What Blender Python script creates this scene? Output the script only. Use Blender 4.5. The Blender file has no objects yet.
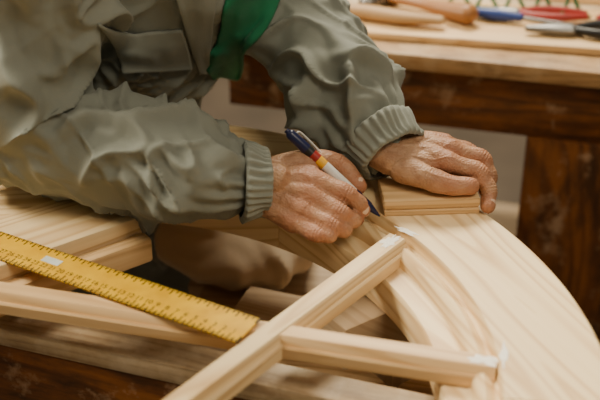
import bpy, bmesh, math, random
import numpy as np
from mathutils import Vector, Matrix, noise
from mathutils.bvhtree import BVHTree
random.seed(4)
COL=bpy.context.scene.collection
O=Vector((0,1.039,.82))           # working point on the frame top
def M(x,y,z): return O+Vector((x,y,z))*.001     # mm offsets from the working point

# ------------------------------------------------------------------ materials
def newmat(name):
    m=bpy.data.materials.new(name); m.use_nodes=True
    nt=m.node_tree; b=nt.nodes['Principled BSDF']; return m,nt,b
def N(nt,t,**kw):
    n=nt.nodes.new(t)
    for k,v in kw.items():
        if hasattr(n,k): setattr(n,k,v)
        else: n.inputs[k].default_value=v
    return n
def ramp(nt,fac,stops):
    r=nt.nodes.new('ShaderNodeValToRGB'); e=r.color_ramp.elements
    while len(e)<len(stops): e.new(.5)
    for i,(p,c) in enumerate(stops): e[i].position=p; e[i].color=(*c,1)
    nt.links.new(fac,r.inputs[0]); return r
def mix(nt,a,b,fac,mode='MIX'):
    m=nt.nodes.new('ShaderNodeMix'); m.data_type='RGBA'; m.blend_type=mode
    for s,v in ((m.inputs['A'],a),(m.inputs['B'],b),(m.inputs['Factor'],fac)):
        if hasattr(v,'links') : nt.links.new(v,s)
        elif isinstance(v,(int,float)): s.default_value=v
        else: s.default_value=(*v,1)
    return m.outputs['Result']
def bump(nt,b,h,strength,dist=.001):
    n=N(nt,'ShaderNodeBump'); n.inputs['Strength'].default_value=strength; n.inputs['Distance'].default_value=dist
    nt.links.new(h,n.inputs['Height']); nt.links.new(n.outputs[0],b.inputs['Normal'])
def wood(name,light,mid,dark,rough=.5,fine=70,rings=22,stain=None,ringmix=.45,stainr=(.42,.68),sscale=16,knots=False,grime=None,grimer=(.47,.66)):
    m,nt,b=newmat(name)
    tc=N(nt,'ShaderNodeTexCoord')
    mp=N(nt,'ShaderNodeMapping'); mp.inputs['Scale'].default_value=(5,fine*2,5); nt.links.new(tc.outputs['UV'],mp.inputs[0])
    n1=N(nt,'ShaderNodeTexNoise'); n1.inputs['Scale'].default_value=1; n1.inputs['Detail'].default_value=5; nt.links.new(mp.outputs[0],n1.inputs[0])
    # growth-ring figure: stretched noise run through a repeating ramp
    mp2=N(nt,'ShaderNodeMapping'); mp2.inputs['Scale'].default_value=(1.3,rings*.55,1); nt.links.new(tc.outputs['UV'],mp2.inputs[0])
    n2=N(nt,'ShaderNodeTexNoise'); n2.inputs['Scale'].default_value=1; n2.inputs['Detail'].default_value=1.5; nt.links.new(mp2.outputs[0],n2.inputs[0])
    k=N(nt,'ShaderNodeMath',operation='MULTIPLY'); nt.links.new(n2.outputs['Fac'],k.inputs[0]); k.inputs[1].default_value=16
    fr=N(nt,'ShaderNodeMath',operation='FRACT'); nt.links.new(k.outputs[0],fr.inputs[0])
    r1=ramp(nt,n1.outputs['Fac'],[(.35,mid),(.65,light)])
    r2=ramp(nt,fr.outputs[0],[(.0,light),(.45,light),(.85,dark),(1.,mid)])
    c=mix(nt,r1.outputs[0],r2.outputs[0],ringmix)
    if knots:
        mk=N(nt,'ShaderNodeMapping'); mk.inputs['Scale'].default_value=(4.2,9,1); nt.links.new(tc.outputs['UV'],mk.inputs[0])
        vo=N(nt,'ShaderNodeTexVoronoi'); vo.inputs['Scale'].default_value=1; nt.links.new(mk.outputs[0],vo.inputs[0])
        rk=ramp(nt,vo.outputs['Distance'],[(.02,(1,1,1)),(.05,(.5,.5,.5)),(.09,(0,0,0))])
        c=mix(nt,c,tuple(v*.55 for v in dark),rk.outputs[0])
    if grime:
        mg=N(nt,'ShaderNodeMapping'); mg.inputs['Scale'].default_value=(9,26,9); nt.links.new(tc.outputs['UV'],mg.inputs[0])
        n4=N(nt,'ShaderNodeTexNoise'); n4.inputs['Scale'].default_value=1; n4.inputs['Detail'].default_value=8; n4.inputs['Roughness'].default_value=.7
        nt.links.new(mg.outputs[0],n4.inputs[0])
        r4=ramp(nt,n4.outputs['Fac'],[(grimer[0],(0,0,0)),(grimer[1],(.85,.85,.85))])
        c=mix(nt,c,grime,r4.outputs[0])
    if stain:
        n3=N(nt,'ShaderNodeTexNoise'); n3.inputs['Scale'].default_value=sscale; n3.inputs['Detail'].default_value=7; n3.inputs['Roughness'].default_value=.65
        nt.links.new(tc.outputs['Object'],n3.inputs[0])
        r3=ramp(nt,n3.outputs['Fac'],[(stainr[0],(0,0,0)),(stainr[1],(.9,.9,.9))])
        c=mix(nt,c,stain,r3.outputs[0])
    nt.links.new(c,b.inputs['Base Color']); b.inputs['Roughness'].default_value=rough
    b.inputs['Specular IOR Level'].default_value=.35
    bump(nt,b,n1.outputs['Fac'],.25,.0006)
    return m
def plain(name,c,rough=.5,metal=0,noise_amt=.12,scale=40):
    m,nt,b=newmat(name); tc=N(nt,'ShaderNodeTexCoord')
    n=N(nt,'ShaderNodeTexNoise'); n.inputs['Scale'].default_value=scale; n.inputs['Detail'].default_value=4
    nt.links.new(tc.outputs['Object'],n.inputs[0])
    k=1-noise_amt; r=ramp(nt,n.outputs['Fac'],[(.3,tuple(v*k for v in c)),(.7,tuple(min(1,v*(1+noise_amt)) for v in c))])
    nt.links.new(r.outputs[0],b.inputs['Base Color']); b.inputs['Roughness'].default_value=rough; b.inputs['Metallic'].default_value=metal
    return m
PINE=wood('pine',(.85,.64,.36),(.76,.54,.27),(.52,.29,.11),.45,ringmix=.6)
PINE2=wood('pine_reddish',(.78,.53,.27),(.66,.41,.18),(.47,.25,.09),.45,rings=30,ringmix=.5)
PINE3=wood('pine_dim',(.48,.34,.20),(.40,.27,.15),(.30,.18,.09),.6)
PINE4=wood('pine_aged',(.48,.29,.13),(.38,.21,.08),(.22,.11,.04),.5,stain=(.60,.44,.26),stainr=(.48,.78),grime=(.16,.09,.04))
BENCHTOP=wood('bench_top_worn',(.52,.38,.22),(.42,.28,.15),(.24,.13,.06),.55,stain=(.68,.56,.40),stainr=(.45,.7),grime=(.24,.16,.09))
BENCH=wood('bench_varnished',(.24,.082,.017),(.15,.047,.010),(.055,.018,.006),.4,stain=(.34,.21,.12),rings=14,ringmix=.55,stainr=(.56,.68),sscale=24,knots=True,grime=(.035,.016,.008),grimer=(.42,.62))
SHELF=wood('shelf_boards',(.42,.31,.20),(.34,.24,.15),(.25,.16,.09),.7)

def fabric(name,c1,c2,scale=900,rough=.85,bs=.45,big=2):
    m,nt,b=newmat(name); tc=N(nt,'ShaderNodeTexCoord')
    n=N(nt,'ShaderNodeTexNoise'); n.inputs['Scale'].default_value=7; n.inputs['Detail'].default_value=5; nt.links.new(tc.outputs['Object'],n.inputs[0])
    r=ramp(nt,n.outputs['Fac'],[(.3,c1),(.7,c2)]); nt.links.new(r.outputs[0],b.inputs['Base Color'])
    b.inputs['Roughness'].default_value=rough; b.inputs['Sheen Weight'].default_value=.12; b.inputs['Specular IOR Level'].default_value=.28
    w=N(nt,'ShaderNodeTexNoise'); w.inputs['Scale'].default_value=scale; nt.links.new(tc.outputs['Object'],w.inputs[0])
    w2=N(nt,'ShaderNodeTexNoise'); w2.inputs['Scale'].default_value=38; w2.inputs['Detail'].default_value=2; nt.links.new(tc.outputs['Object'],w2.inputs[0])
    a=N(nt,'ShaderNodeMath',operation='MULTIPLY_ADD'); nt.links.new(w2.outputs['Fac'],a.inputs[0]); a.inputs[1].default_value=big; nt.links.new(w.outputs['Fac'],a.inputs[2])
    bump(nt,b,a.outputs[0],bs,.0008)
    return m
JACKET=fabric('jacket_cloth',(.180,.190,.158),(.230,.243,.206),rough=.72)
GREEN=fabric('green_fleece',(.008,.120,.055),(.014,.175,.080))
TROUSER=fabric('trouser_cloth',(.15,.155,.125),(.19,.195,.16))
HAIR=fabric('hair',(.05,.035,.025),(.09,.06,.04),400)

def skinmat():
    m,nt,b=newmat('skin'); tc=N(nt,'ShaderNodeTexCoord')
    at=N(nt,'ShaderNodeAttribute'); at.attribute_name='red'
    n=N(nt,'ShaderNodeTexNoise'); n.inputs['Scale'].default_value=75; n.inputs['Detail'].default_value=7; nt.links.new(tc.outputs['Object'],n.inputs[0])
    r=ramp(nt,n.outputs['Fac'],[(.32,(.33,.165,.085)),(.68,(.49,.285,.160))])
    c=mix(nt,r.outputs[0],(.39,.140,.070),at.outputs['Fac'])
    nt.links.new(c,b.inputs['Base Color']); b.inputs['Roughness'].default_value=.52
    b.inputs['Subsurface Weight'].default_value=.05; b.inputs['Subsurface Radius'].default_value=(.005,.002,.001); b.inputs['Subsurface Scale'].default_value=.5
    v=N(nt,'ShaderNodeTexVoronoi'); v.inputs['Scale'].default_value=460; nt.links.new(tc.outputs['Object'],v.inputs[0])
    n2=N(nt,'ShaderNodeTexNoise'); n2.inputs['Scale'].default_value=220; n2.inputs['Detail'].default_value=5; nt.links.new(tc.outputs['Object'],n2.inputs[0])
    a=N(nt,'ShaderNodeMath',operation='MULTIPLY_ADD'); nt.links.new(n2.outputs['Fac'],a.inputs[0]); a.inputs[1].default_value=1.7; nt.links.new(v.outputs['Distance'],a.inputs[2])
    bump(nt,b,a.outputs[0],.65,.0008)
    return m
SKIN=skinmat()
NAIL=plain('fingernail',(.68,.48,.36),.3)
WHITE=plain('white_plastic',(.80,.79,.75),.3)
NAVY=plain('navy_plastic',(.008,.012,.06),.3)
BLACK=plain('black_plastic',(.012,.012,.012),.4)
RED=plain('red_plastic',(.32,.02,.015),.4)
GOLD=plain('gold_plastic',(.85,.45,.02),.4)
BLUEP=plain('blue_plastic',(.02,.045,.20),.4)
STEEL=plain('steel',(.26,.25,.24),.4,.9)
GREENW=plain('green_wire',(.02,.13,.045),.5)
PAPER=plain('label_paper',(.62,.66,.60),.6)
PUTTY=plain('white_filler',(.90,.85,.76),.8,0,.10,300)
CLOTHB=fabric('beige_sackcloth',(.50,.39,.26),(.58,.46,.32))

# ------------------------------------------------------------------ mesh helpers
def obj(name,mesh,mats,parent=None):
    o=bpy.data.objects.new(name,mesh); COL.objects.link(o)
    for m in (mats if isinstance(mats,(list,tuple)) else [mats]): mesh.materials.append(m)
    if parent: o.parent=parent
    return o
def empty(name,loc=(0,0,0)):
    e=bpy.data.objects.new(name,None); COL.objects.link(e); e.empty_display_size=.05; e.location=(0,0,0); return e
def smooth(me,ang=None):
    me.polygons.foreach_set('use_smooth',[True]*len(me.polygons))
    if ang:
        me.set_sharp_from_angle(angle=math.radians(ang))
def board_bm(bm,size,mat4,bev=.002,mi=0,seg=2):
    """box with bevelled edges, local X = grain; size full dims; UV in metres"""
    uvl=bm.loops.layers.uv.verify()
    t=bmesh.new(); bmesh.ops.create_cube(t,size=1)
    for v in t.verts: v.co=Vector((v.co.x*size[0],v.co.y*size[1],v.co.z*size[2]))
    if bev: bmesh.ops.bevel(t,geom=t.edges[:],offset=bev,segments=seg,affect='EDGES',profile=.5)
    ou,ov=random.random()*9,random.random()*9
    mp={}
    up=size[2]>size[0]      # upright boards: grain runs vertically
    for v in t.verts: mp[v]=bm.verts.new(mat4@v.co)
    for f in t.faces:
        nf=bm.faces.new([mp[v] for v in f.verts]); nf.material_index=mi; nf.smooth=True
        for l,v in zip(nf.loops,f.verts):
            l[uvl].uv=(v.co.z+ou, v.co.x+v.co.y+ov) if up else (v.co.x+ou, v.co.y+v.co.z*1.2+ov)
    t.free()
def T(loc,rz=0,rx=0,ry=0): return Matrix.Translation(loc)@Matrix.Rotation(math.radians(rz),4,'Z')@Matrix.Rotation(math.radians(ry),4,'Y')@Matrix.Rotation(math.radians(rx),4,'X')
def fin(bm,name,mats,parent=None,sharp=35):
    bmesh.ops.recalc_face_normals(bm,faces=bm.faces[:])
    me=bpy.data.meshes.new(name); bm.to_mesh(me); bm.free()
    if sharp: smooth(me,sharp)
    return obj(name,me,mats,parent)
def board(name,size,mat4,mat,parent=None,bev=.002):
    bm=bmesh.new(); board_bm(bm,size,mat4,bev); return fin(bm,name,mat,parent)
def cat(pts,n):
    P=np.array(pts,float); P=np.vstack([2*P[0]-P[1],P,2*P[-1]-P[-2]]); out=[]
    for i in range(1,len(P)-2):
        p0,p1,p2,p3=P[i-1:i+3]
        for k in range(n):
            t=k/n; out.append(.5*((2*p1)+(-p0+p2)*t+(2*p0-5*p1+4*p2-p3)*t*t+(-p0+3*p1-3*p2+p3)*t**3))
    out.append(P[-2]); return np.array(out)
def tube_bm(bm,pts,rad,n=6,seg=20,side=None,cap=True,mi=0,smoothpath=True):
    R=[r if isinstance(r,(tuple,list)) else (r,r) for r in rad]
    rows=[[*p,*r] for p,r in zip(pts,R)]
    A=cat(rows,n) if smoothpath else np.array(rows,float)
    P=[Vector(a[:3]) for a in A]; rr=[(max(1e-5,a[3]),max(1e-5,a[4])) for a in A]
    T0=(P[1]-P[0]).normalized(); T1=(P[-1]-P[-2]).normalized()
    if cap:
        pre=[];post=[]
        for ang in (88,70,50,30,12):
            c,s=math.cos(math.radians(ang)),math.sin(math.radians(ang))
            m0=min(rr[0]);m1=min(rr[-1])
            pre.append((P[0]-T0*m0*s,(rr[0][0]*c,rr[0][1]*c)))
            post.insert(0,(P[-1]+T1*m1*s,(rr[-1][0]*c,rr[-1][1]*c)))
        P=[p for p,_ in pre]+P+[p for p,_ in post]; rr=[r for _,r in pre]+rr+[r for _,r in post]
    sd=Vector(side) if side else Vector((0,0,1)).cross(T0)
    if sd.length<1e-3: sd=Vector((1,0,0))
    rings=[]
    for i,p in enumerate(P):
        t=(P[min(i+1,len(P)-1)]-P[max(i-1,0)]).normalized()
        if side: a=Vector(side)
        else: a=sd
        a=(a-t*a.dot(t)).normalized(); sd=a; b=t.cross(a)
        rings.append([bm.verts.new(p+a*rr[i][0]*math.cos(2*math.pi*k/seg)+b*rr[i][1]*math.sin(2*math.pi*k/seg)) for k in range(seg)])
    for i in range(len(rings)-1):
        for k in range(seg):
            f=bm.faces.new((rings[i][k],rings[i][(k+1)%seg],rings[i+1][(k+1)%seg],rings[i+1][k])); f.material_index=mi; f.smooth=True
    f=bm.faces.new(rings[0][::-1]); f.material_index=mi
    f=bm.faces.new(rings[-1]); f.material_index=mi
def ell_bm(bm,c,r,rot=None,mi=0,sub=3):
    m=Matrix.Translation(c)@(rot.to_4x4() if rot else Matrix())@Matrix.Diagonal((*r,1))
    g=bmesh.ops.create_icosphere(bm,subdivisions=sub,radius=1,matrix=m)
    for v in g['verts']:
        for f in v.link_faces: f.material_index=mi; f.smooth=True
def remesh(bm,voxel,it=6,fac=.5,name='tmp'):
    bmesh.ops.recalc_face_normals(bm,faces=bm.faces[:])
    me=bpy.data.meshes.new(name); bm.to_mesh(me); bm.free()
    o=bpy.data.objects.new(name,me); COL.objects.link(o)
    r=o.modifiers.new('r','REMESH'); r.mode='VOXEL'; r.voxel_size=voxel; r.use_smooth_shade=True
    s=o.modifiers.new('s','SMOOTH'); s.factor=fac; s.iterations=it
    dg=bpy.context.evaluated_depsgraph_get(); res=bpy.data.meshes.new_from_object(o.evaluated_get(dg))
    bpy.data.objects.remove(o); bpy.data.meshes.remove(me); res.name=name
    res.polygons.foreach_set('use_smooth',[True]*len(res.polygons))
    return res

# ------------------------------------------------------------------ arched window frame
frame=empty('arched_window_frame')
C=Vector((-.2,.775)); ZT=.82; ROT=math.radians(-8)
prof=[(.456,-.003),(.453,0),(.366,0),(.3645,-.002),(.3635,-.012),(.3600,-.0135),(.3570,-.0095),(.3520,-.0070),(.3465,-.0090),(.3435,-.0135),(.3425,-.0220),(.3395,-.0235),(.3205,-.0240),(.318,-.027),(.318,-.058),(.322,-.060),(.456,-.060)]
def sweep_ring():
    Ls=.75; gap=.0008
    t0=Vector((math.sin(ROT),-math.cos(ROT)))
    rr=Vector((math.cos(ROT),math.sin(ROT)))
    segs=[('stile_right',[(C+t0*(gap+Ls*k/6),rr) for k in range(6,-1,-1)])]
    cuts=[0,64,118,180]
    for j in range(3):
        L=[]; n=30
        for k in range(n+1):
            a=cuts[j]+(cuts[j+1]-cuts[j])*k/n; a+= .08 if k==0 else (-.08 if k==n else 0)
            th=ROT+math.radians(a)
            L.append((C,Vector((math.cos(th),math.sin(th)))))
        segs.append(('arch_board_%d'%(j+1),L))
    segs.append(('stile_left',[(C+t0*(gap+Ls*k/6),-rr) for k in range(0,7)]))
    for nm,L in segs:
        bm=bmesh.new(); uvl=bm.loops.layers.uv.verify(); ov=random.random()*5
        rings=[]
        for o,d in L: rings.append([bm.verts.new((o.x+d.x*r,o.y+d.y*r,ZT+z)) for r,z in prof])
        n=len(prof)
        for i in range(len(rings)-1):
            for k in range(n):
                q=(rings[i][k],rings[i+1][k],rings[i+1][(k+1)%n],rings[i][(k+1)%n])
                f=bm.faces.new(q)
                mid=L[len(L)//2][1] if 'arch' in nm else L[0][1]
                tg=Vector((-mid.y,mid.x))
                for l in f.loops:
                    p=Vector((l.vert.co.x,l.vert.co.y))
                    l[uvl].uv=(p.dot(tg)+ov, p.dot(mid)+l.vert.co.z*1.1+ov)
        bm.faces.new(rings[0]); bm.faces.new(rings[-1][::-1])
        fin(bm,nm,PINE,frame,40)
sweep_ring()
def muntin(name,a,b,w,h,top,mat):
    a=Vector(a);b=Vector(b); d=(b-a).normalized(); nrm=Vector((-d.y,d.x)); L=(b-a).length
    pr=[(-.5,-h),(-.5,-.010),(-.45,-.008),(-.40,-.0085),(-.33,-.002),(-.27,0),(.27,0),(.33,-.002),(.40,-.0085),(.45,-.008),(.5,-.010),(.5,-h)]
    bm=bmesh.new(); uvl=bm.loops.layers.uv.verify(); ov=random.random()*7
    rs=[]
    for k in range(9):
        p=a+d*L*k/8
        rs.append([bm.verts.new((p.x+nrm.x*x*w,p.y+nrm.y*x*w,top+z)) for x,z in pr])
    n=len(pr)
    for i in range(8):
        for k in range(n):
            f=bm.faces.new((rs[i][k],rs[i+1][k],rs[i+1][(k+1)%n],rs[i][(k+1)%n]))
            for l in f.loops:
                p=Vector(l.vert.co[:2])-a; l[uvl].uv=(p.dot(d)+ov,p.dot(nrm)+l.vert.co.z+ov)
    bm.faces.new(rs[0]);bm.faces.new(rs[-1][::-1])
    return fin(bm,name,mat,frame,25)
At=Vector((.0950,.9705)); dA=Vector((.782,1)).normalized()
muntin('glazing_bar_diagonal',At-dA*.62,At,.031,.022,ZT-.0008,PINE)
Bl=Vector((-.272,.884)); Br=Vector((.164,.773)); Bd=(Br-Bl).normalized()
muntin('glazing_bar_cross',Bl-Bd*.36,Br,.028,.020,ZT-.002,PINE2)
def smear(name,c,r,sx,sy,rz):
    bm=bmesh.new(); m=T(c,rz); n=26
    ring=[];ring2=[]
    for k in range(n):
        a=2*math.pi*k/n; rad=r*(1+.9*noise.noise(Vector((math.cos(a)*2.2+c[0]*70,math.sin(a)*2.2,c[1]*30))))
        ring.append(bm.verts.new(m@Vector((math.cos(a)*rad*sx,math.sin(a)*rad*sy,0))))
        ring2.append(bm.verts.new(m@Vector((math.cos(a)*rad*sx*.8,math.sin(a)*rad*sy*.8,.0004))))
    for k in range(n): bm.faces.new((ring[k],ring[(k+1)%n],ring2[(k+1)%n],ring2[k]))
    bm.faces.new(ring2)
    return fin(bm,name,PUTTY,frame,None)
smear('filler_1',(.087,.960,ZT-.0006),.008,1.7,.8,54)
smear('filler_2',(.153,.7755,ZT-.0018),.007,1.5,.9,-15)
smear('filler_3',(.104,.978,ZT+.0001),.006,.6,2.0,54)
smear('filler_4',(.170,.781,ZT+.0001),.005,.6,2.6,-10)
# wide boards of the sash at the left
board('rail_board_1',(.50,.085,.026),T((-.385,.892,ZT-.013),36.5),PINE,frame,.003)
board('rail_moulding_1',(.50,.018,.028),T((-.385+.0315,.892-.0425,ZT-.030),36.5),PINE2,frame,.004)
board('rail_board_2',(.50,.100,.030),T((-.44,1.012,ZT-.018),8),PINE,frame,.003)

# ------------------------------------------------------------------ near workbench (narrow worn beam, legs, lower shelf)
wb=empty('workbench')
bd=Vector((.4145,-.140)).normalized(); ang=math.degrees(math.atan2(bd.y,bd.x)); nb=Vector((-bd.y,bd.x))
pc=Vector((-.2925,.940))+bd*.30
def WB(along,across,z): p=pc+bd*along+nb*across; return (p.x,p.y,z)
board('top_rail',(1.9,.036,.022),T(WB(0,-.018,.749),ang),BENCHTOP,wb,.003)
board('front_apron',(1.86,.030,.19),T(WB(0,-.018,.643),ang),BENCH,wb,.003)
board('leg_1',(.07,.03,.55),T(WB(-.85,-.018,.275),ang),BENCH,wb,.003)
board('leg_2',(.07,.03,.55),T(WB(.85,-.018,.275),ang),BENCH,wb,.003)
for i,xe in enumerate((.36,.30,.245,.20)):
    w=.112; x0=-.13
    board('shelf_board_%d'%(i+1),(xe-x0,w-.004,.022),T(((x0+xe)/2,.962+i*w*.985-(xe-.36)*.1,.61+(.005 if i%2 else 0)),-11),[SHELF,PINE3][i%2],wb,.003)
for i,(x,y) in enumerate(((-.10,1.00),(.32,.925),(-.09,1.33),(.16,1.28))):
    board('shelf_leg_%d'%(i+1),(.04,.04,.60),T((x,y,.30),-11),BENCH,wb,.003)
board('cross_beam',(.06,.18,.05),T((.10,.975,.733),-55),PINE3,wb,.003)
board('post',(.05,.05,.09),T((.10,.975,.665),-55),PINE3,wb,.003)
board('offcut_board',(.36,.06,.025),T((.10,1.045,.638),-20),PINE3,None,.003)
board('offcut_board.001',(.42,.035,.030),T((.16,.955,.639),-8),PINE2,None,.003)
# crumpled sackcloth lying on the shelf
bm=bmesh.new(); ell_bm(bm,(-.075,1.235,.655),(.095,.095,.040),None,0,5)
for v in bm.verts:
    r=(v.co-Vector((-.075,1.235,.655))).normalized()
    k=1-abs(noise.noise(Vector((v.co.x*18+v.co.y*9,v.co.y*14,v.co.z*12))))*3.2
    v.co+=r*(.020*noise.noise(v.co*11)+.012*max(0,k))
    v.co.z=max(v.co.z,.6225)
fin(bm,'cloth_sack',CLOTHB,None,None)

# ------------------------------------------------------------------ back workbench
bb=empty('workbench.001')
e1=Vector((.0794,1.436)); db=Vector((.2996,-.075)).normalized(); ab=math.degrees(math.atan2(db.y,db.x)); nbb=Vector((-db.y,db.x))
def BB(x,y,z):
    p=e1+db*x+nbb*y; return (p.x,p.y,z)
X0,X1=-.20,1.1; LX=X1-X0; CX=(X0+X1)/2
board('top_front_plank',(LX,.075,.022),T(BB(CX,.0375,.809),ab),PINE4,bb,.002)
board('top_back_plank',(LX,.40,.022),T(BB(CX,.278,.809),ab),BENCHTOP,bb,.002)
board('top_far_plank',(LX,.30,.022),T(BB(CX,.632,.809),ab),BENCHTOP,bb,.002)
board('apron',(LX-.02,.03,.088),T(BB(CX,.035,.754),ab),BENCH,bb,.002)
board('leg_board',(.15,.035,.710),T(BB(.302,.034,.355),ab),BENCH,bb,.003)
board('leg_2',(.10,.05,.710),T(BB(1.0,.035,.355),ab),BENCH,bb,.003)
board('leg_3',(.10,.05,.79),T(BB(-.1,.70,.395),ab),BENCH,bb,.003)
board('leg_4',(.10,.05,.79),T(BB(1.0,.70,.395),ab),BENCH,bb,.003)
board('back_apron',(LX-.02,.03,.40),T(BB(CX,.70,.60),ab),BENCH,bb,.003)
board('bottom_shelf',(LX-.02,.60,.03),T(BB(CX,.40,.20),ab),SHELF,bb,.003)
board('pine_plank',(1.05,.145,.010),T(BB(.50,.138,.8255),ab+3.0),PINE2,None,.0015)
board('wood_strip',(.80,.022,.012),T(BB(.45,.262,.8263),ab+1.0),PINE2,None,.0015)

# tools on the back bench (resting on the plank)
def strip(name,pts,rad,mat,parent=None,seg=12,side=None,n=6,off=(0,0,0)):
    bm=bmesh.new(); tube_bm(bm,[Vector(p)+Vector(off) for p in pts],rad,n,seg,side); return fin(bm,name,mat,parent,60)
ham=empty('hammer'); HO=(0,-.012,0)
strip('handle',[(.125,1.585,.843),(.165,1.562,.843),(.195,1.538,.844),(.228,1.512,.846)],[(.009,.006),(.009,.007),(.013,.010),(.017,.014)],wood('hammer_handle',(.34,.15,.05),(.26,.10,.03),(.16,.055,.015),.4),ham,off=HO)
strip('head',[(.095,1.562,.843),(.113,1.582,.843),(.125,1.596,.843)],[.014,.011,.015],STEEL,ham,off=HO)
strip('claw',[(.125,1.596,.843),(.142,1.62,.841),(.162,1.635,.833)],[(.013,.008),(.012,.005),(.010,.002)],STEEL,ham,off=HO)
mal=empty('wooden_smoothing_tool'); MO=(0,-.010,0)
strip('body',[(.04,1.545,.842),(.09,1.528,.842),(.14,1.508,.842),(.190,1.497,.842)],[(.012,.008),(.013,.010),(.013,.009),(.009,.006)],PINE4,mal,side=(0,1,0),off=MO)
strip('knob',[(.05,1.54,.85),(.05,1.54,.866)],[.007,.009],PINE4,mal,off=MO)
sd_=empty('screwdriver')
strip('handle',[(.245,1.523,.840),(.270,1.513,.840),(.30,1.502,.840)],[.007,.0085,.006],BLUEP,sd_)
strip('shaft',[(.30,1.502,.840),(.355,1.482,.838)],[.003,.003],STEEL,sd_)
def pliers(name,c,rz,mat,s=1):
    e=empty(name); m=T(c,rz)
    def w(L): return [m@Vector((x*s,y*s,z*s)) for x,y,z in L]
    strip('handle_1',w([(0,0,0),(.03,.014,0),(.07,.017,0),(.11,.008,0)]),[.004*s,.006*s,.0068*s,.005*s],mat,e)
    strip('handle_2',w([(0,0,0),(.03,-.014,0),(.07,-.017,0),(.11,-.008,0)]),[.004*s,.006*s,.0068*s,.005*s],mat,e)
    strip('jaws',w([(.0,0,0),(-.02,0,0),(-.05,0,0)]),[(.011*s,.006*s),(.010*s,.006*s),(.004*s,.004*s)],STEEL,e,side=(0,1,0))
pliers('pliers',(.300,1.530,.838),-8,RED,.85)
pliers('pliers.001',(.362,1.462,.839),-2,BLACK,1.15)
strip('red_marker',[(.41,1.502,.839),(.49,1.490,.839)],[.0065,.0075],RED)
ch=empty('chisel')
strip('handle',[(.56,1.512,.842),(.53,1.524,.842),(.50,1.534,.841)],[.009,.011,.008],PINE4,ch)
strip('blade',[(.50,1.534,.840),(.43,1.558,.836)],[(.007,.002),(.008,.0015)],STEEL,ch,side=(.3,1,0))
rack=empty('green_wire_rack')
for j in range(5):
    x=.225+j*.038; y=1.590-.010*j
    strip('wire_%d'%(2*j+1),[(x-.015,y-.022,.833),(x-.006,y-.010,.848),(x,y,.878)],[.0030]*3,GREENW,rack,8)
    strip('wire_%d'%(2*j+2),[(x+.015,y-.022,.833),(x+.006,y-.010,.848),(x,y,.878)],[.0030]*3,GREENW,rack,8)
strip('wire_rail',[(.205,1.595,.880),(.33,1.564,.880),(.41,1.544,.880)],[.003]*3,GREENW,rack,8)
strip('wire_foot',[(.205,1.572,.833),(.30,1.549,.833),(.40,1.524,.833)],[.0025]*3,GREENW,rack,8)

# ------------------------------------------------------------------ block under the hand
bm=bmesh.new()
board_bm(bm,(.096,.052,.006),T(M(131,-4,3),4),.001)
board_bm(bm,(.098,.050,.011),T(M(131,-4,11.5),4),.003)
fin(bm,'wood_block',PINE2)

# ------------------------------------------------------------------ ruler
def rulermat():
    m,nt,b=newmat('ruler_yellow'); uv=N(nt,'ShaderNodeUVMap'); sx=N(nt,'ShaderNodeSeparateXYZ'); nt.links.new(uv.outputs[0],sx.inputs[0])
    def math_(op,a,bv=None,c=None):
        n=N(nt,'ShaderNodeMath',operation=op)
        for i,v in enumerate((a,bv,c)):
            if v is None: continue
            if hasattr(v,'links'): nt.links.new(v,n.inputs[i])
            else: n.inputs[i].default_value=v
        return n.outputs[0]
    u=sx.outputs[0]; v=sx.outputs[1]
    av=math_('ABSOLUTE',v)
    def ticks(per,wid,length):
        f=math_('FRACT',math_('DIVIDE',u,per)); t=math_('LESS_THAN',f,wid/per)
        e=math_('GREATER_THAN',av,19.5-length); return math_('MULTIPLY',t,e)
    t=math_('MAXIMUM',math_('MAXIMUM',ticks(2,.8,3),ticks(5,1.2,5)),ticks(10,1.5,8))
    n=N(nt,'ShaderNodeTexNoise'); n.inputs['Scale'].default_value=.05; n.inputs['Detail'].default_value=6; nt.links.new(uv.outputs[0],n.inputs[0])
    r=ramp(nt,n.outputs['Fac'],[(.35,(.66,.35,.004)),(.65,(.80,.46,.006))])
    c=mix(nt,r.outputs[0],(.02,.015,.01),math_('MULTIPLY',t,.95))
    nt.links.new(c,b.inputs['Base Color']); b.inputs['Roughness'].default_value=.5; b.inputs['Specular IOR Level'].default_value=.3
    return m
RUL=rulermat()
ru=empty('yellow_ruler')
end=Vector((-.044,.812)); dr=Vector((-.872,.490)); rz=math.degrees(math.atan2(dr.y,dr.x))
RM=T((end.x,end.y,ZT+.0014),rz)
bm=bmesh.new(); board_bm(bm,(.60,.039,.0018),RM@Matrix.Translation((.30,0,0)),.0003)
uvl=bm.loops.layers.uv.verify(); inv=RM.inverted()
for f in bm.faces:
    for l in f.loops: p=inv@l.vert.co; l[uvl].uv=(p.x*1000,p.y*1000)
fin(bm,'blade',RUL,ru,30)
INK=plain('ruler_ink',(.03,.02,.008),.5)
for k in range(1,36):
    cu=bpy.data.curves.new('t','FONT'); cu.body=str(k); cu.size=.008; cu.align_x='CENTER'; cu.align_y='CENTER'; cu.extrude=.00005
    t=bpy.data.objects.new('numeral_%d'%k,cu); COL.objects.link(t); cu.materials.append(INK)
    t.matrix_world=RM@Matrix.Translation((k*.01,.0075,.00098))@Matrix.Rotation(math.pi,4,'Z')
    t.parent=ru
board('label',(.020,.009,.0004),RM@Matrix.Translation((.218,-.002,.0011)),PAPER,ru,0)

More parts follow.
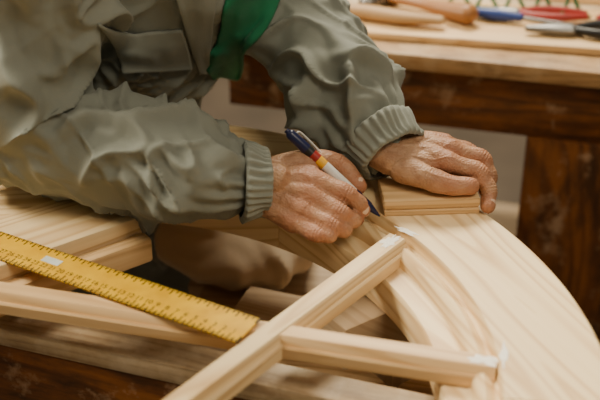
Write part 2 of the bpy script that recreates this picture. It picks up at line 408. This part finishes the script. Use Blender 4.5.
# ------------------------------------------------------------------ pen
pen=empty('ballpoint_pen')
tip=M(80,-34,.8); top=M(-13,-5,82); dp=(top-tip).normalized()
def pp(s): return tip+dp*s*.001
def rod(name,a,b,ra,rb,mat,seg=20,cap=False): 
    bm=bmesh.new(); tube_bm(bm,[pp(a),pp(b)],[ra*.00118,rb*.00118],1,seg,None,cap,smoothpath=False); fin(bm,name,mat,pen,40)
rod('ball',0,3,.7,1.2,NAVY); rod('cone',3,15,1.4,3.6,NAVY); rod('grip',15,36,3.9,4.4,NAVY); rod('barrel',36,76,4.3,4.5,WHITE)
rod('stripe_gold',76,85,4.55,4.55,GOLD); rod('stripe_red',85,93,4.55,4.55,RED); rod('stripe_black',93,101,4.55,4.55,BLACK)
rod('cap',101,121,4.7,4.4,NAVY,20,True); rod('button',121,128,2.4,2.2,NAVY)
cn=Vector((0,1,.9)); cn=(cn-dp*cn.dot(dp)).normalized()
bm=bmesh.new(); tube_bm(bm,[pp(118)+cn*.006,pp(115)+cn*.0088,pp(96)+cn*.0084,pp(82)+cn*.0068],[(.0022,.001)]*4,4,8,side=tuple(dp.cross(cn))); fin(bm,'clip',WHITE,pen,40)

# ------------------------------------------------------------------ carpenter
man=empty('carpenter')
def hand(name,wr,fingers,thumb,palm_extra,nailn,red_w=.8):
    bm=bmesh.new(); J=[]
    for f in fingers:
        P=[M(*p) for p in f[0]]; r=[v*.001 for v in f[1]]
        P2=[];r2=[]
        for i in range(len(P)):
            P2.append(P[i]); r2.append(r[i]*1.02)
            if i<len(P)-1: P2.append((P[i]+P[i+1])/2); r2.append((r[i]+r[i+1])/2*.92)
        tube_bm(bm,P2,r2,4,20); J+= [(P[0],.012),(P[1],.011),(P[-1],.010)]
        W=M(*wr[0])+ (P[0]-M(*wr[0]))*.15
        tube_bm(bm,[W,(W+P[0])/2,P[0]],[.013,.0118,.0118],4,20)
    P=[M(*p) for p in thumb[0]]; tube_bm(bm,P,[v*.001 for v in thumb[1]],6,20); J+=[(P[-2],.011),(P[-1],.011)]
    tube_bm(bm,[M(*p) for p in wr],[(.026,.019)]*len(wr),6,24,side=wrside)
    for a,b,ra,rb in palm_extra: tube_bm(bm,[M(*a),M(*b)],[ra*.001,rb*.001],4,20,smoothpath=False)
    me=remesh(bm,.0011,4,.5,name)
    n=len(me.vertices); co=np.empty(n*3); me.vertices.foreach_get('co',co); co=co.reshape(-1,3)
    red=np.zeros(n)
    for p,s in J: red=np.maximum(red,np.exp(-((co-np.array(p))**2).sum(1)/(2*(s*1.1)**2)))
    at=me.attributes.new('red','FLOAT','POINT'); at.data.foreach_set('value',(red*red_w).astype(np.float32))
    no=np.empty(n*3); me.vertices.foreach_get('normal',no); no=no.reshape(-1,3)
    d=np.array([noise.noise(c*70)*.0007 for c in map(Vector,co)])
    v=np.array([abs(noise.noise(Vector((c[0]*28,c[1]*55,c[2]*55))+Vector((3,1,7)))) for c in co])
    back=np.ones(n)
    for f in fingers: back*=1-np.exp(-((co-np.array(M(*f[0][2])))**2).sum(1)/(2*.022**2))
    d+=np.clip(1-v*7,0,1)*.0007*back
    for f in fingers+[thumb]:
        p0,p1,p2,p3=[np.array(M(*q)) for q in f[0][:4]]
        for pj,ax,am in ((p1,(p2-p0),1),(p2,p3-p1,.7)):
            ax=ax/np.linalg.norm(ax); q=co-pj; s=q@ax; rad=np.linalg.norm(q-np.outer(s,ax),axis=1)
            w=np.exp(-(s/.0048)**2)*(rad<.014)*am
            d-=w*.00042*(1+np.cos(s*2*np.pi/.0031))
    co=co+no*d[:,None]; me.vertices.foreach_set('co',co.ravel()); me.update()
    o=obj(name,me,SKIN,man)
    for (a,b,nn,w) in nailn:
        a=M(*a);b=M(*b); t=(b-a).normalized(); nn=Vector(nn); nn=(nn-t*nn.dot(t)).normalized(); sdv=t.cross(nn)
        bm=bmesh.new(); g=[]
        c=a.lerp(b,.80)+nn*.0004
        for i in range(9):
            row=[]
            for j in range(9):
                u=(i/8-.5)*2; v=(j/8-.5)*2
                uu=u*math.sqrt(1-.35*v*v); an=v*1.0
                r=w*.001
                row.append(bm.verts.new(c+t*uu*.0062+sdv*math.sin(an)*r*.98+nn*(math.cos(an)*r*1.0-.0004*u*u*3)))
            g.append(row)
        for i in range(8):
            for j in range(8): bm.faces.new((g[i][j],g[i+1][j],g[i+1][j+1],g[i][j+1]))
        fin(bm,name+'_nail',NAIL,man,60)
    return o
# right hand : ulnar side on the wood, pinching the pen
wrside=(.25,-.55,.75)
hand('right_hand',[(-75,-26,38),(-48,-28,36),(-22,-32,36)],
 [ ([(14,-36,43),(45,-47,34),(58,-47,23),(62,-44,14)],[11.5,10,8.8,7.6]),
   ([(10,-48,34),(39,-64,23),(52,-61,12.5),(56,-51,8.5)],[11.2,10,8.8,7.8]),
   ([(3,-59,24),(31,-76,15),(43,-73,9.5),(43,-60,8)],[10.5,9.4,8.4,7.6]),
   ([(-6,-65,14),(16,-84,10.5),(28,-83,8.5),(33,-70,8)],[10,8.6,7.8,7.0]) ],
 ([(-30,-20,44),(8,-9,50),(38,-5,44),(58,-17,27)],[14,12.5,11,9.3]),
 [((-20,-24,42),(10,-28,44),13,11),((-25,-45,26),(0,-50,22),14,12),((-10,-20,30),(22,-36,22),14,12)],
 [((58,-47,23),(62,-44,14),(.5,-.9,.4),7.4),((46,-10,37),(58,-17,27),(.6,0,.8),8.9)])
# left hand : palm down over the block, fingers over its end
wrside=(.3,.9,.1)
hand('left_hand',[(70,48,52),(92,22,43),(112,20,40)],
 [ ([(150,4,42),(181,-2,34),(191,-13,19),(189,-25,8)],[11.5,10,8.8,7.8]),
   ([(155,25,45),(187,22,36),(195,12,20),(191,3,9)],[11.5,10,8.8,7.8]),
   ([(150,45,41),(178,47,31),(186,41,17),(182,34,8)],[11,9.6,8.5,7.6]),
   ([(141,62,32),(161,72,23),(168,68,13),(164,60,8)],[10,8.8,7.8,7]) ],
 ([(104,2,36),(128,-14,34),(150,-20,29),(171,-19,27)],[15,12.5,10.5,9]),
 [((110,10,38),(148,8,40),15,12),((110,30,40),(150,40,40),15,12),((112,22,34),(145,25,36),16,13)],
 [((150,-20,29),(171,-19,27),(.0,-.5,.9),8.6),((191,-13,19),(189,-25,8),(.8,-.5,.2),7.6)])

# jacket -------------------------------------------------
SID=(.46,.89,0)
Rup=[(-205,75,335),(-250,42,200),(-285,25,85)]; Rfo=[(-290,22,68),(-195,-8,58),(-105,-38,52),(-74,-36,43)]
Lup=[(-75,320,365),(-52,280,260),(-32,222,150)]; Lfo=[(-30,220,150),(30,122,97),(66,62,64)]
TOR=[(-320,355,-230),(-318,352,-70),(-218,268,65),(-165,228,150),(-122,200,250),(-118,200,345),(-105,185,400)]
bm=bmesh.new()
mm=lambda L:[M(*p) for p in L]
tube_bm(bm,mm(Rup),[.078,.072,.062],6,32); tube_bm(bm,mm(Rfo),[.058,.054,.048,.037],6,32)
tube_bm(bm,mm(Lup),[.075,.066,.060],6,32); tube_bm(bm,mm(Lfo),[.060,.054,.046],6,32)
tube_bm(bm,mm(TOR),[(.175,.14),(.16,.125),(.160,.115),(.162,.118),(.165,.122),(.13,.10),(.075,.07)],6,40,side=SID)
me=remesh(bm,.0028,14,.5,'jacket')
n=len(me.vertices); co=np.empty(n*3); me.vertices.foreach_get('co',co); co=co.reshape(-1,3)
no=np.empty(n*3); me.vertices.foreach_get('normal',no); no=no.reshape(-1,3)
def bone(a,b):
    a=np.array(M(*a));b=np.array(M(*b)); L=np.linalg.norm(b-a); t=(b-a)/L
    q=co-a; s=q@t; sc=np.clip(s,0,L); d=np.linalg.norm(q-np.outer(sc,t),axis=1)
    x=np.cross(t,[0,0,1.]); x/=np.linalg.norm(x); y=np.cross(t,x); rad=q-np.outer(s,t)
    return s,d,rad@x,rad@y,L
def nz(X,Y,Z): return np.array([noise.noise((a,b,c)) for a,b,c in zip(X,Y,Z)])
def folds(bn,Lf,Wf,twist,seed,sharp=3.2,mask=True):
    s,d,x,y,L=bn; an=s*twist; X=x*np.cos(an)-y*np.sin(an); Y=x*np.sin(an)+y*np.cos(an)
    wx=nz(s/.09+seed*3,x/.08,y/.08)*.035
    k=nz((s+wx)/Lf+seed,(X+wx)/Wf,(Y-wx)/Wf)
    k=np.abs(k); k=np.sqrt(k*k+.0004)-.02      # rounded ridge crest
    f=np.clip(1-k*sharp,0,1)**1.5
    if mask:
        m=nz(s/.075+seed*7,x/.07,y/.07); f=f*np.clip(.65+m*1.8,0.12,1.4)
    return f
bones=[(Rup[0],Rup[2],.070,(.13,.062,6,1)),(Rfo[0],Rfo[3],.053,(.12,.052,9,7)),(Lup[0],Lup[2],.066,(.12,.06,7,13)),(Lfo[0],Lfo[2],.052,(.11,.052,-9,17)),(TOR[1],TOR[5],.13,(.20,.08,3,23))]
W=[];D=[]
for a,b,r,(Lf,Wf,tw,sd0) in bones:
    bn=bone(a,b); w=np.exp(-np.clip(bn[1]-r,-.02,.3)/.014); W.append(w)
    f=folds(bn,Lf,Wf,tw,sd0,3.7)*.0175+folds(bn,Lf*.8,Wf*.6,-tw*1.6,sd0+50,4.1)*.010+folds(bn,.06,.05,0,sd0+150,3.7)*.0045
    s=bn[0]; e=(s if b==Rfo[3] or b==Lfo[2] else bn[4]-s); we=np.exp(-(e/.06)**2)
    if b!=TOR[5]: f=f+we*folds(bn,.05,.14,2,sd0+80,3.4)*.0110
    D.append(f)
W=np.array(W);W/=W.sum(0); d=(W*np.array(D)).sum(0)-.0055
for (a,b),cnt in (((Rfo[2],(-42,-30,37)),12),((Lfo[1],(86,28,48)),12)):
    s,dd,x,y,L=bone(a,b); th=np.arctan2(y,x); u=s-L
    w=np.exp(-((u+.030)/.026)**2)*(dd<.07)
    d=d*(1-w*.5)+w*.0038*np.cos(th*cnt+2*np.sin(th*3))
co=co+no*d[:,None]; me.vertices.foreach_set('co',co.ravel()); me.update()
bvh=BVHTree.FromPolygons([Vector(c) for c in co],[tuple(p.vertices) for p in me.polygons])
jk=obj('jacket',me,JACKET,man)
sm=jk.modifiers.new('s','SMOOTH'); sm.factor=.5; sm.iterations=2
# garment panels laid over the chest
KU=Vector((0,.5,.866)); KF=Vector((0,.866,-.5))
def panel(name,left,right,off,mat,nu=46,nv=22,bulge=0,wr=.002,th=.003,zmin=-.30,it=12):
    A=cat(left,8); B=cat(right,8)
    Z=np.zeros((nu,nv)); P=np.zeros((nu,nv,2))
    for i in range(nu):
        fa=i/(nu-1)*(len(A)-1); ia=min(int(fa),len(A)-2); ta=fa-ia
        fb=i/(nu-1)*(len(B)-1); ib=min(int(fb),len(B)-2); tb=fb-ib
        a=A[ia]*(1-ta)+A[ia+1]*ta; b=B[ib]*(1-tb)+B[ib+1]*tb
        for j in range(nv):
            p=a+(b-a)*j/(nv-1); P[i,j]=p
            o=O+Vector((1,0,0))*p[0]*.001+KU*p[1]*.001-KF*.8
            h=bvh.ray_cast(o,KF)
            Z[i,j]= .8-h[3] if h[0] is not None else np.nan
    zz=np.where(np.isnan(Z),zmin,Z); zz=np.maximum(zz,zmin)
    for _ in range(it):
        q=np.pad(zz,1,mode='edge'); zz=np.maximum((q[:-2,1:-1]+q[2:,1:-1]+q[1:-1,:-2]+q[1:-1,2:])/4, np.where(np.isnan(Z),-9,Z-.002))
    bm=bmesh.new(); g=[]
    for i in range(nu):
        row=[]
        for j in range(nv):
            v=j/(nv-1); x,y=P[i,j]
            z=zz[i,j]+off+bulge*math.sin(math.pi*v)+wr*noise.noise(Vector((x*.05,y*.02,5)))*2
            row.append(bm.verts.new(O+Vector((1,0,0))*x*.001+KU*y*.001-KF*z))
        g.append(row)
    for i in range(nu-1):
        for j in range(nv-1): bm.faces.new((g[i][j],g[i+1][j],g[i+1][j+1],g[i][j+1]))
    o=fin(bm,name,mat,man,None); smooth(o.data)
    m=o.modifiers.new('t','SOLIDIFY'); m.thickness=th; m.offset=0
    return o
panel('green_fleece',[(-48,310),(-66,235),(-84,178),(-106,146)],[(10,310),(-14,235),(-40,175),(-98,136)],.004,GREEN,bulge=.012,wr=.003)
panel('lapel',[(-132,310),(-128,235),(-118,180),(-110,138)],[(-52,310),(-72,235),(-90,178),(-103,138)],.008,JACKET,bulge=.006,wr=.003)
panel('pocket_flap',[(-190,165),(-186,148),(-184,130)],[(-120,174),(-117,158),(-116,140)],.004,JACKET,16,24,.001,.001,.004)
# ribbed cuffs
def cuff(name,a,b,r0,r1,cnt=30):
    a=M(*a);b=M(*b); t=(b-a); L=t.length; t.normalize(); x=t.cross(Vector((0,0,1))).normalized(); y=t.cross(x)
    bm=bmesh.new(); seg=cnt*6; rows=[]
    pr=[(0,r0-4),(0,r0),(.08,r0+2.5),(.25,r0+1.5),(.5,(r0+r1)/2+1.5),(.75,r1+1.5),(.93,r1+1.8),(1,r1),(1,r1-3),(.6,r1-4)]
    for u,r in pr:
        row=[]
        for k in range(seg):
            th=2*math.pi*k/seg; rr=(r+1.2*math.cos(th*cnt+1.5*math.sin(th*4))*(1 if .05<u<.95 else .4)+1.4*math.sin(th*3+u*3)+1.0*math.sin(th*7-u*5))*.001
            row.append(bm.verts.new(a+t*L*u+x*math.cos(th)*rr*1.08+y*math.sin(th)*rr))
        rows.append(row)
    for i in range(len(rows)-1):
        for k in range(seg): bm.faces.new((rows[i][k],rows[i][(k+1)%seg],rows[i+1][(k+1)%seg],rows[i+1][k]))
    fin(bm,name,JACKET,man,60)
cuff('right_cuff',(-58,-34,40),(-32,-30,37),37,32)
cuff('left_cuff',(78,42,55),(96,18,42),39,34)

# trousers, boots, head (mostly outside the photograph) ------------
bm=bmesh.new()
tube_bm(bm,mm([(-360,300,-180),(-350,290,-330),(-340,285,-480),(-345,330,-760)]),[(.105,.105),(.09,.09),(.07,.07),(.06,.06)],6,24)
tube_bm(bm,mm([(-250,420,-180),(-230,420,-330),(-215,400,-480),(-230,450,-760)]),[(.105,.105),(.09,.09),(.07,.07),(.06,.06)],6,24)
tube_bm(bm,mm([(-310,350,-60),(-310,355,-200)]),[(.15,.115),(.155,.115)],6,24,side=SID,smoothpath=False)
obj('trousers',remesh(bm,.009,6,.5,'trousers'),TROUSER,man)
for i,(x,y) in enumerate(((-345,330),(-230,450))):
    bm=bmesh.new(); tube_bm(bm,mm([(x-50,y+25,-785),(x,y,-780),(x+80,y-42,-788),(x+150,y-78,-793)]),[(.036,.032),(.042,.035),(.044,.027),(.036,.02)],6,20,side=(.45,.89,0))
    fin(bm,'boot_%d'%(i+1),BLACK,man,60)
hd=Matrix.Rotation(math.radians(-27),3,'Z')@Matrix.Rotation(math.radians(35),3,'Y')
H=M(-20,125,500)
def hp(x,y,z): return H+hd@Vector((x,y,z))*.001
bm=bmesh.new()
ell_bm(bm,H,(.095,.076,.105),hd); ell_bm(bm,hp(25,0,-60),(.058,.052,.05),hd)
tube_bm(bm,[M(-105,180,390),hp(-25,0,-70)],[.058,.055],4,24,smoothpath=False)
tube_bm(bm,[hp(90,0,10),hp(104,0,-22),hp(98,0,-30)],[.008,.012,.012],4,14)
for s in (1,-1):
    ell_bm(bm,hp(-5,s*76,-8),(.018,.008,.03),hd)
    ell_bm(bm,hp(80,s*32,18),(.014,.022,.008),hd)
tube_bm(bm,[hp(78,-22,-52),hp(86,0,-52),hp(78,22,-52)],[.005,.007,.005],4,12)
hm=remesh(bm,.0035,5,.5,'head'); obj('head',hm,SKIN,man)
for i,s in enumerate((1,-1)):
    bm=bmesh.new(); ell_bm(bm,hp(80,s*31,4),(.013,.013,.013)); fin(bm,'eye_%d'%(i+1),WHITE,man,60)
    bm=bmesh.new(); ell_bm(bm,hp(90,s*31,3),(.006,.006,.006)); fin(bm,'iris_%d'%(i+1),BLACK,man,60)
bm=bmesh.new(); ell_bm(bm,hp(-12,0,14),(.096,.084,.106),hd,0,4)
for v in bm.verts: v.co+=(v.co-H).normalized()*.004*noise.noise(v.co*60)
fin(bm,'hair',HAIR,man,60)

# ------------------------------------------------------------------ room
floor=plain('concrete_floor',(.085,.062,.042),.8,0,.2,6); wallm=plain('wall_plaster',(.30,.25,.19),.9,0,.1,5)
board('floor',(8,8,.1),T((0,1,-.05)),floor,None,0)
board('wall_back',(8,.1,3),T((0,4.5,1.5)),wallm,None,0)
board('wall_left',(.1,8,3),T((-3.6,1,1.5)),wallm,None,0)

# ------------------------------------------------------------------ light
def area(name,loc,target,size,power,col):
    l=bpy.data.lights.new(name,'AREA'); l.shape='RECTANGLE'; l.size=size[0]; l.size_y=size[1]; l.energy=power; l.color=col
    o=bpy.data.objects.new(name,l); COL.objects.link(o); o.location=loc
    o.rotation_euler=(Vector(target)-Vector(loc)).to_track_quat('-Z','Y').to_euler(); return o
area('window_light',(.05,2.7,2.8),(0,1.0,.8),(1.0,.7),122,(1,.90,.70))
area('window_light.001',(-1.8,1.2,2.5),(0,1.0,.8),(.7,.7),82,(1,.90,.70))
area('front_fill_light',(.8,-.1,2.9),(0,1.1,.8),(.8,.8),26,(1,.87,.66))  # added fill, no real lamp: brightens the arch wood between the sleeves
w=bpy.data.worlds.new('World'); bpy.context.scene.world=w; w.use_nodes=True
w.node_tree.nodes['Background'].inputs[0].default_value=(1,.86,.64,1); w.node_tree.nodes['Background'].inputs[1].default_value=.22

# ------------------------------------------------------------------ camera
cam=bpy.data.cameras.new('camera'); co_=bpy.data.objects.new('camera',cam); COL.objects.link(co_)
co_.location=(0,0,1.42); co_.rotation_euler=(math.radians(60),0,0); cam.lens=70; cam.sensor_width=36
cam.clip_start=.05; cam.dof.use_dof=True; cam.dof.focus_distance=1.17; cam.dof.aperture_fstop=3.8
bpy.context.scene.camera=co_
